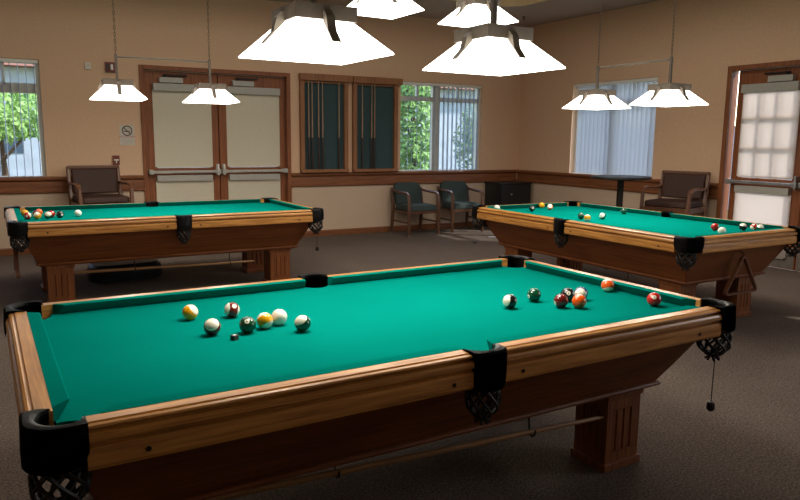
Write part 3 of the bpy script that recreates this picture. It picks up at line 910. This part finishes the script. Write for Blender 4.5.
bm = B(); wbox(bm, R0, 1.18, 1.236, .035, .045, 1.135, 1.152, .002); wbox(bm, R0, 1.202, 1.214, .035, .045, 1.105, 1.135, .002); obj('pull_handle', bm, M['white'], r)
r, R0 = wall_thing('no_smoking_sign', 1.358, 1.33, 'white paper no smoking sign taped left of the double door', 'sign')
bm = B(); wbox(bm, R0, 1.268, 1.448, 0, .003, 1.33, 1.585); obj('sheet', bm, M['paper'], r)
bm = B(); pts = []
for i in range(25):
    a = 2*PI*i/24; pts.append(R0 @ Vector((1.358+.058*math.cos(a), .004, 1.512+.058*math.sin(a))))
tube(bm, pts, .0055, 5, cap=False)
tube(bm, [R0 @ Vector((1.358-.040, .005, 1.512+.040)), R0 @ Vector((1.358+.040, .005, 1.512-.040))], .0055, 5)
obj('prohibition_ring', bm, M['ink'], r)
bm = B(); wbox(bm, R0, 1.315, 1.378, .003, .0045, 1.498, 1.510, mi=0); wbox(bm, R0, 1.383, 1.395, .003, .0045, 1.498, 1.510)
tube(bm, [R0 @ Vector((1.388, .0045, 1.515)), R0 @ Vector((1.396, .0045, 1.528)), R0 @ Vector((1.384, .0045, 1.54))], .002, 4); obj('cigarette_symbol', bm, M['ink'], r)
def sign_text(s, x, z, size, mat, parent, R):
    me = text_mesh(s, size, mat)
    me.transform(R @ Matrix.Translation((x, .0045, z)) @ Matrix(((1,0,0,0),(0,0,1,0),(0,1,0,0),(0,0,0,1))))
    o = bpy.data.objects.new('lettering', me); link(o, parent); return o
sign_text('NO SMOKING', 1.358, 1.437, .030, M['redink'], r, R0)
bm = B()
for i in range(4): wbox(bm, R0, 1.29+.006*i, 1.426-.004*i, .003, .004, 1.408-.018*i, 1.412-.018*i)
obj('fine_print', bm, M['greyw'], r)

# ------------------------------------------------------------------ chairs
def cushion_bm(x0, x1, y0, y1, z0, z1, r=.03, bev=.018):
    bm = B(); P = rrect(x0, x1, y0, y1, r, 4)
    cx, cy = (x0+x1)/2, (y0+y1)/2
    def sh(k, z): return [(cx+(x-cx)*k, cy+(y-cy)*k, z) for x, y in P]
    loft(bm, [sh(.95, z0), sh(1, z0+bev*.6), sh(1, z1-bev), sh(.965, z1-bev*.3), sh(.88, z1), sh(.5, z1+.004)])
    return bm
def low_chair(loc, rz, label, group):
    t = empty('arm_chair', loc, rz); tag(t, label, 'chair', group); w = M['chairw']
    obj('seat', cushion_bm(-.245, .245, -.27, .20, .375, .465, .05), M['teal_fabric'], t, True)
    # backrest: rounded panel leaning back
    bm = B(); P = []
    for x, z, r in ((.235,.455,.01), (.235,.775,.09), (-.235,.775,.09), (-.235,.455,.01)):
        pass
    pts = [(.225,.46)] + [(.235-.09+.09*math.cos(math.radians(a)), .69+.09*math.sin(math.radians(a))) for a in range(0, 91, 15)] + [(-(.235-.09)-.09*math.cos(math.radians(a)), .69+.09*math.sin(math.radians(a))) for a in range(90, -1, -15)] + [(-.225,.46)]
    def yy(z, x): return .20+(z-.46)*.22-.02*(1-(x/.235)**2)
    f = [(x, yy(z,x)-.03, z) for x, z in pts]; f2 = [(x*.93, yy(z,x)-.04, .62+(z-.62)*.93) for x, z in pts]; b_ = [(x, yy(z,x)+.022, z) for x, z in pts]
    loft(bm, [f2, f, b_]); obj('backrest', bm, M['teal_fabric'], t, True)
    for s in (-1, 1):
        bm = B(); tube(bm, [(s*.262,-.27,0.02), (s*.262,-.265,.30), (s*.262,-.26,.55), (s*.262,-.235,.625)], [.020,.025,.025,.023], 8, flat=(1,1.15)); lg = obj('leg', bm, w, t, True)
        bm = B(); lathe(bm, [(.012,0),(.015,.006),(.013,.022)], 10, (s*.262,-.27)); obj('glide', bm, M['steel'], lg, True)
        bm = B(); tube(bm, [(s*.262,.27,0.02), (s*.262,.235,.25), (s*.262,.225,.45), (s*.262,.275,.70)], [.020,.025,.025,.020], 8, flat=(1,1.15)); lg = obj('leg', bm, w, t, True)
        bm = B(); lathe(bm, [(.012,0),(.015,.006),(.013,.022)], 10, (s*.262,.27)); obj('glide', bm, M['steel'], lg, True)
        bm = B(); tube(bm, [(s*.262,-.235,.618), (s*.265,-.18,.642), (s*.265,-.05,.645), (s*.262,.12,.652), (s*.262,.262,.665)], [.021,.026,.026,.023,.020], 8, flat=(1.2,.8)); obj('armrest', bm, w, t, True)
        bm = B(); tube(bm, [(s*.262,-.265,.36), (s*.262,.228,.36)], .015, 6); tube(bm, [(s*.262,-.268,.20), (s*.262,.24,.20)], .012, 6); obj('side_rail', bm, w, t, True)
    for q in ((-.262, -.238), (.20, .222)):
        bm = B(); box(bm, -.25, .25, *q, .335, .38, .004); obj('seat_rail', bm, w, t)
    return t
CG = 'low teal chairs under the window'
low_chair((5.42, 9.215, 0), .02, 'low wooden armchair with dark teal upholstery, left one of the pair under the window', CG)
low_chair((6.25, 9.215, 0), -.12, 'low wooden armchair with dark teal upholstery, right one of the pair, by the cabinet', CG)
def tall_chair(loc, rz, label):
    t = empty('spectator_chair', loc, rz); tag(t, label, 'chair', 'tall brown spectator chairs'); w = M['chairb']
    obj('seat', cushion_bm(-.27, .27, -.25, .23, .66, .735, .04), M['brown_leather'], t, True)
    bm = B(); P = [(-.252,.75),(.252,.75),(.262,1.045),(-.262,1.045)]
    def sec(k, d): return [(x*k, .245+(z-.75)*.2+d, .90+(z-.90)*k) for x, z in P]
    loft(bm, [sec(.9,-.035), sec(.97,-.03), sec(1,-.018), sec(1,.01)]); obj('backrest', bm, M['brown_leather'], t)
    bm = B(); box(bm, -.30, .30, .30, .335, 1.045, 1.085, .008); obj('top_rail', bm, w, t)
    for q in ((-.27, .27, -.275, -.25), (-.27, .27, .225, .25), (-.295, -.27, -.25, .25), (.27, .295, -.25, .25)):
        bm = B(); box(bm, *q, .60, .66, .004); obj('seat_rail', bm, w, t)
    bm = B(); box(bm, -.27, .27, -.28, -.245, .26, .30, .006); obj('foot_rail', bm, w, t)
    bm = B(); box(bm, -.27, .27, -.284, -.241, .300, .304); obj('foot_plate', bm, M['steel'], t)
    for s in (-1, 1):
        bm = B(); tube(bm, [(s*.285,-.29,0), (s*.285,-.275,.35), (s*.285,-.265,.66), (s*.288,-.25,.84)], [.020,.023,.024,.020], 6, flat=(1,1.15)); obj('leg', bm, w, t)
        bm = B(); tube(bm, [(s*.285,.30,0), (s*.285,.25,.40), (s*.285,.24,.70), (s*.288,.325,1.07)], [.020,.023,.024,.018], 6, flat=(1,1.15)); obj('leg', bm, w, t)
        bm = B(); tube(bm, [(s*.288,-.255,.835), (s*.295,-.215,.872), (s*.298,-.10,.885), (s*.292,.10,.872), (s*.288,.285,.885)], [.019,.026,.026,.022,.018], 8, flat=(1.25,.75)); obj('armrest', bm, w, t, True)
        bm = B(); box(bm, s*.285-.012, s*.285+.012, -.27, .24, .30, .335, .004); box(bm, s*.285-.010, s*.285+.010, -.26, .24, .50, .53, .004); obj('stretcher', bm, w, t)
    return t
tall_chair((.95, 9.05, 0), .12, 'tall brown leather spectator chair against the rear wall left of the double door')
tall_chair((7.15, 5.86, 0), -PI/2+.30, 'tall brown leather spectator chair at the right wall beside the right double door')

# ------------------------------------------------------------------ pedestal table, cabinet, odds and ends
t = empty('pub_table', (6.16, 5.80, 0)); tag(t, 'tall pedestal table with thin black top in front of the right window', 'table')
bm = B(); lathe(bm, [(.30,1.018),(.330,1.020),(.337,1.028),(.337,1.043),(.330,1.049),(.1,1.050)], 48); obj('tabletop', bm, M['black'], t, True)
bm = B(); lathe(bm, [(.038,.03),(.038,1.0),(.06,1.005),(.06,1.012)], 20); box(bm, -.17, .17, -.02, .02, 1.005, 1.018); box(bm, -.02, .02, -.17, .17, 1.005, 1.018); obj('pedestal', bm, M['darkmet'], t, True)
bm = B()
for a in range(4):
    mt = Matrix.Rotation(a*PI/2+.4, 4, 'Z'); q = B(); loft(q, [[(0,-.03,0),(0,.03,0),(0,.03,.06),(0,-.03,.06)], [(.28,-.022,0),(.28,.022,0),(.28,.022,.022),(.28,-.022,.022)]]); merge(bm, q, 0, mt)
obj('foot', bm, M['darkmet'], t)
c = empty('black_cabinet', (7.29, 9.28, 0)); tag(c, 'black box cabinet with a pale round knob standing in the room corner', 'cabinet')
bm = B(); box(bm, -.32, .32, -.15, .26, .05, .73, .006); obj('carcass', bm, M['black'], c)
bm = B(); box(bm, -.335, .335, -.17, .27, .73, .755, .006); obj('top', bm, M['black'], c)
bm = B(); box(bm, -.30, .30, -.165, -.149, .08, .71, .004); dr = obj('door', bm, M['black'], c)
bm = B(); lathe(bm, [(.012,0),(.016,.008),(.014,.02),(.004,.026)], 14); me_ = obj('knob', bm, M['steel'], dr, True); me_.rotation_euler = (PI/2, 0, 0); me_.location = (-.10, -.167, .565)
bm = B(); box(bm, -.30, .30, -.13, .24, 0, .05); obj('plinth', bm, M['black'], c)
o = obj('black_bag', cushion_bm(-.36, .36, -.20, .20, 0, .17, .16, .08), plain('black_vinyl', (26,28,32), .45, spec=.4, var=.2, scale=12, bump=.4), None, True, (.98, 7.55, 0), (0,0,.1))
tag(o, 'slumped black vinyl bag on the carpet under the left table', 'bag')
bm = B(); lathe(bm, [(.03,0),(.034,.01),(.03,.025),(.01,.028)], 14); o = obj('floor_knob', bm, M['black'], None, True, (5.706, 8.01, 0)); tag(o, 'small round black knob on the carpet before the teal chairs', 'knob')
bm = B(); tube(bm, [(-.13, 0, .012), (.13, 0, .012)], .011, 10); o = obj('metal_bar', bm, M['steel'], None, True, (6.30, 8.30, 0), (0, 0, -.25)); tag(o, 'short silver bar lying on the carpet beside the right table', 'metal bar')
# sprinkler on the ceiling band near the corner
bm = B(); lathe(bm, [(.03, 0), (.03, -.006), (.008, -.008), (.008, -.04), (.02, -.042), (.02, -.045)], 14); o = obj('sprinkler', bm, M['darkmet'], None, True, (7.0, 8.72, ZC)); tag(o, 'small dark sprinkler head on the ceiling near the room corner', 'sprinkler')

# ------------------------------------------------------------------ outdoors beyond the windows
gm = NT('lawn'); v = gm.coord(); f = gm.noise(v, 4, 5)
gm.l(gm.ramp(f, [(.3, s2l((84,104,52))), (.7, s2l((140,150,96)))]), gm.b.inputs['Base Color']); gm.b.inputs['Roughness'].default_value = .95
bm = B(); box(bm, -40, 50, -40, 60, -.35, -.15); struct(obj('ground_outside', bm, gm.m))
pm = plain('concrete_path', (190,186,178), .9, scale=8)
bm = B(); box(bm, XW+.3, XW+2.6, -6, 12, -.15, -.10); box(bm, -6, XW+2.6, YW+.3, YW+2.4, -.15, -.10); struct(obj('path_outside', bm, pm))
def leafm(name, a, b_):
    t = NT(name); v = t.coord(); f = t.noise(v, 9, 4, .7)
    t.l(t.ramp(f, [(.3, s2l(a)), (.7, s2l(b_))]), t.b.inputs['Base Color']); t.b.inputs['Roughness'].default_value = .6; return t.m
LM = leafm('foliage_leaves', (70,120,44), (176,216,120)); LM2 = leafm('dark_foliage_leaves', (60,84,50), (130,156,104)); TRK = plain('bark', (86,68,52), .9, scale=20, bump=.4)
def tree(x, y, h, r, mat, label, nl=1500, fc=.58, fh=.42):
    rnd = random.Random(int(x*31+y*17)); t = empty('garden_tree', (x, y, -.15)); tag(t, label, 'tree', 'garden trees outside the windows')
    bm = B(); tube(bm, [(0,0,0), (.05,0,h*.3), (0,.05,h*.75)], [.09,.07,.03], 8)
    for k in range(2, 6):
        a = rnd.random()*2*PI; tube(bm, [(0,0,h*(.3+.07*k)), (r*.5*math.cos(a), r*.5*math.sin(a), h*(.52+.08*k))], [.03,.012], 6)
    obj('trunk', bm, TRK, t, True)
    bm = B()
    for k in range(nl):
        while True:
            p = Vector((rnd.uniform(-1,1), rnd.uniform(-1,1), rnd.uniform(-1,1)))
            if .3 < p.length < 1: break
        p = Vector((p.x*r, p.y*r, h*fc+p.z*h*fh)); s = rnd.uniform(.05, .10)
        u = Vector((rnd.gauss(0,1), rnd.gauss(0,1), rnd.gauss(0,1))).normalized(); w = u.orthogonal().normalized()
        bm.faces.new([bm.verts.new(p+u*s), bm.verts.new(p+w*s*.5), bm.verts.new(p-u*s), bm.verts.new(p-w*s*.5)])
    me = bpy.data.meshes.new('foliage'); bm.to_mesh(me); bm.free(); me.materials.append(mat)
    link(bpy.data.objects.new('foliage', me), t)
tree(-.1, 13.0, 2.6, 1.1, LM, 'leafy green tree outside the left window', 1500, .74, .17)
tree(-2.3, 14.5, 3.0, 1.1, LM2, 'darker tree farther left outside the left window', 1200, .7, .25)
tree(7.35, 12.6, 3.2, .48, LM, 'bright green tree outside the middle window', 2000)
tree(11.4, 16.0, 2.6, .7, LM2, 'grey green tree at the right beyond the middle window', 900)
tree(12.6, 10.4, 2.8, .8, LM2, 'grey green tree outside the right window', 1200)
hs = empty('neighbour_building', (9, 22, -.15)); tag(hs, 'pale rendered building seen through the middle window', 'building')
bm = B(); box(bm, -12, 14, 0, 6, 0, 3.4); obj('wall', bm, plain('pale_render', (176,180,190), .9, scale=3), hs)
bm = B(); loft(bm, [[(-12.5,-.6,3.4),(14.5,-.6,3.4),(14.5,6.6,3.4),(-12.5,6.6,3.4)], [(-11,2.6,5.0),(13,2.6,5.0),(13,3.4,5.0),(-11,3.4,5.0)]]); obj('roof', bm, plain('clay_roof', (140,92,76), .9, scale=6), hs)
for i in range(6):
    bm = B(); box(bm, -10+i*4, -8.6+i*4, -.03, .02, 1.1, 2.4); obj('window', bm, plain('dark_glazing', (70,84,100), .2), hs)
bs = empty('garden_wall', (15.0, 6, -.15)); tag(bs, 'pale garden wall beyond the right window', 'wall')
bm = B(); box(bm, 0, .3, -10, 10, 0, 1.9); obj('wall', bm, plain('pale_block', (198,204,214), .9, scale=4), bs)
bm = B(); box(bm, -.05, .35, -10, 10, 1.9, 1.98); obj('coping', bm, pm, bs)

# ------------------------------------------------------------------ light and world
w = bpy.data.worlds.new('World'); sc.world = w; w.use_nodes = True
nt = w.node_tree; bg = nt.nodes['Background']
sky = nt.nodes.new('ShaderNodeTexSky')
try:
    sky.sky_type = 'NISHITA'; sky.sun_disc = False; sky.sun_elevation = math.radians(48); sky.sun_rotation = math.radians(60)
except Exception: pass
nt.links.new(sky.outputs[0], bg.inputs['Color']); bg.inputs['Strength'].default_value = .7
sd = bpy.data.lights.new('sun', 'SUN'); sd.energy = 6; sd.angle = .02; sd.color = (1, .95, .88)
so = bpy.data.objects.new('sun', sd); link(so); so.rotation_euler = Vector((-.62, .45, -.64)).to_track_quat('-Z', 'Y').to_euler(); so.location = (20, 0, 15)
def area(name, loc, rot_dir, sx, sy, e, col):
    l = bpy.data.lights.new(name, 'AREA'); l.shape = 'RECTANGLE'; l.size = sx; l.size_y = sy; l.energy = e; l.color = col
    o = bpy.data.objects.new(name, l); link(o); o.location = loc; o.rotation_euler = Vector(rot_dir).to_track_quat('-Z', 'Z').to_euler(); return o
area('added_daylight_fill', (XW-.12, 0, 1.62), (-1, .15, -.35), 3.6, 1.3, 80, (.95,.96,1.0))  # added fill lamp before the unseen window, stands in for extra daylight
area('added_ceiling_fill', (2.6, 5.6, ZC+.36), (0, 0, -1), 6.6, 3.4, 128, (1.0,.93,.86))  # added fill lamp hidden up in the tray, lifts floor and walls

# ------------------------------------------------------------------ camera
r_ = Vector((0.87316917, -0.48730023, 0.01068059)); u_ = Vector((0.06745595, 0.1425147, 0.9874914)); f_ = Vector((0.48272693, 0.86152658, -0.15731074))
cd = bpy.data.cameras.new('camera'); cd.sensor_width = 36; cd.lens = 697.034/800*36; cd.clip_start = .05; cd.clip_end = 200
co = bpy.data.objects.new('camera', cd); link(co)
m = Matrix((r_, u_, -f_)).transposed().to_4x4(); m.translation = CAM; co.matrix_world = m
sc.camera = co
sc.view_settings.view_transform = 'Standard'
sc.view_settings.look = 'None'
sc.view_settings.exposure = 0.0
sc.cycles.max_bounces = 6; sc.cycles.diffuse_bounces = 3; sc.cycles.transparent_max_bounces = 12
sc.cycles.sample_clamp_indirect = 4.0
try: sc.cycles.use_denoising = True
except Exception: pass
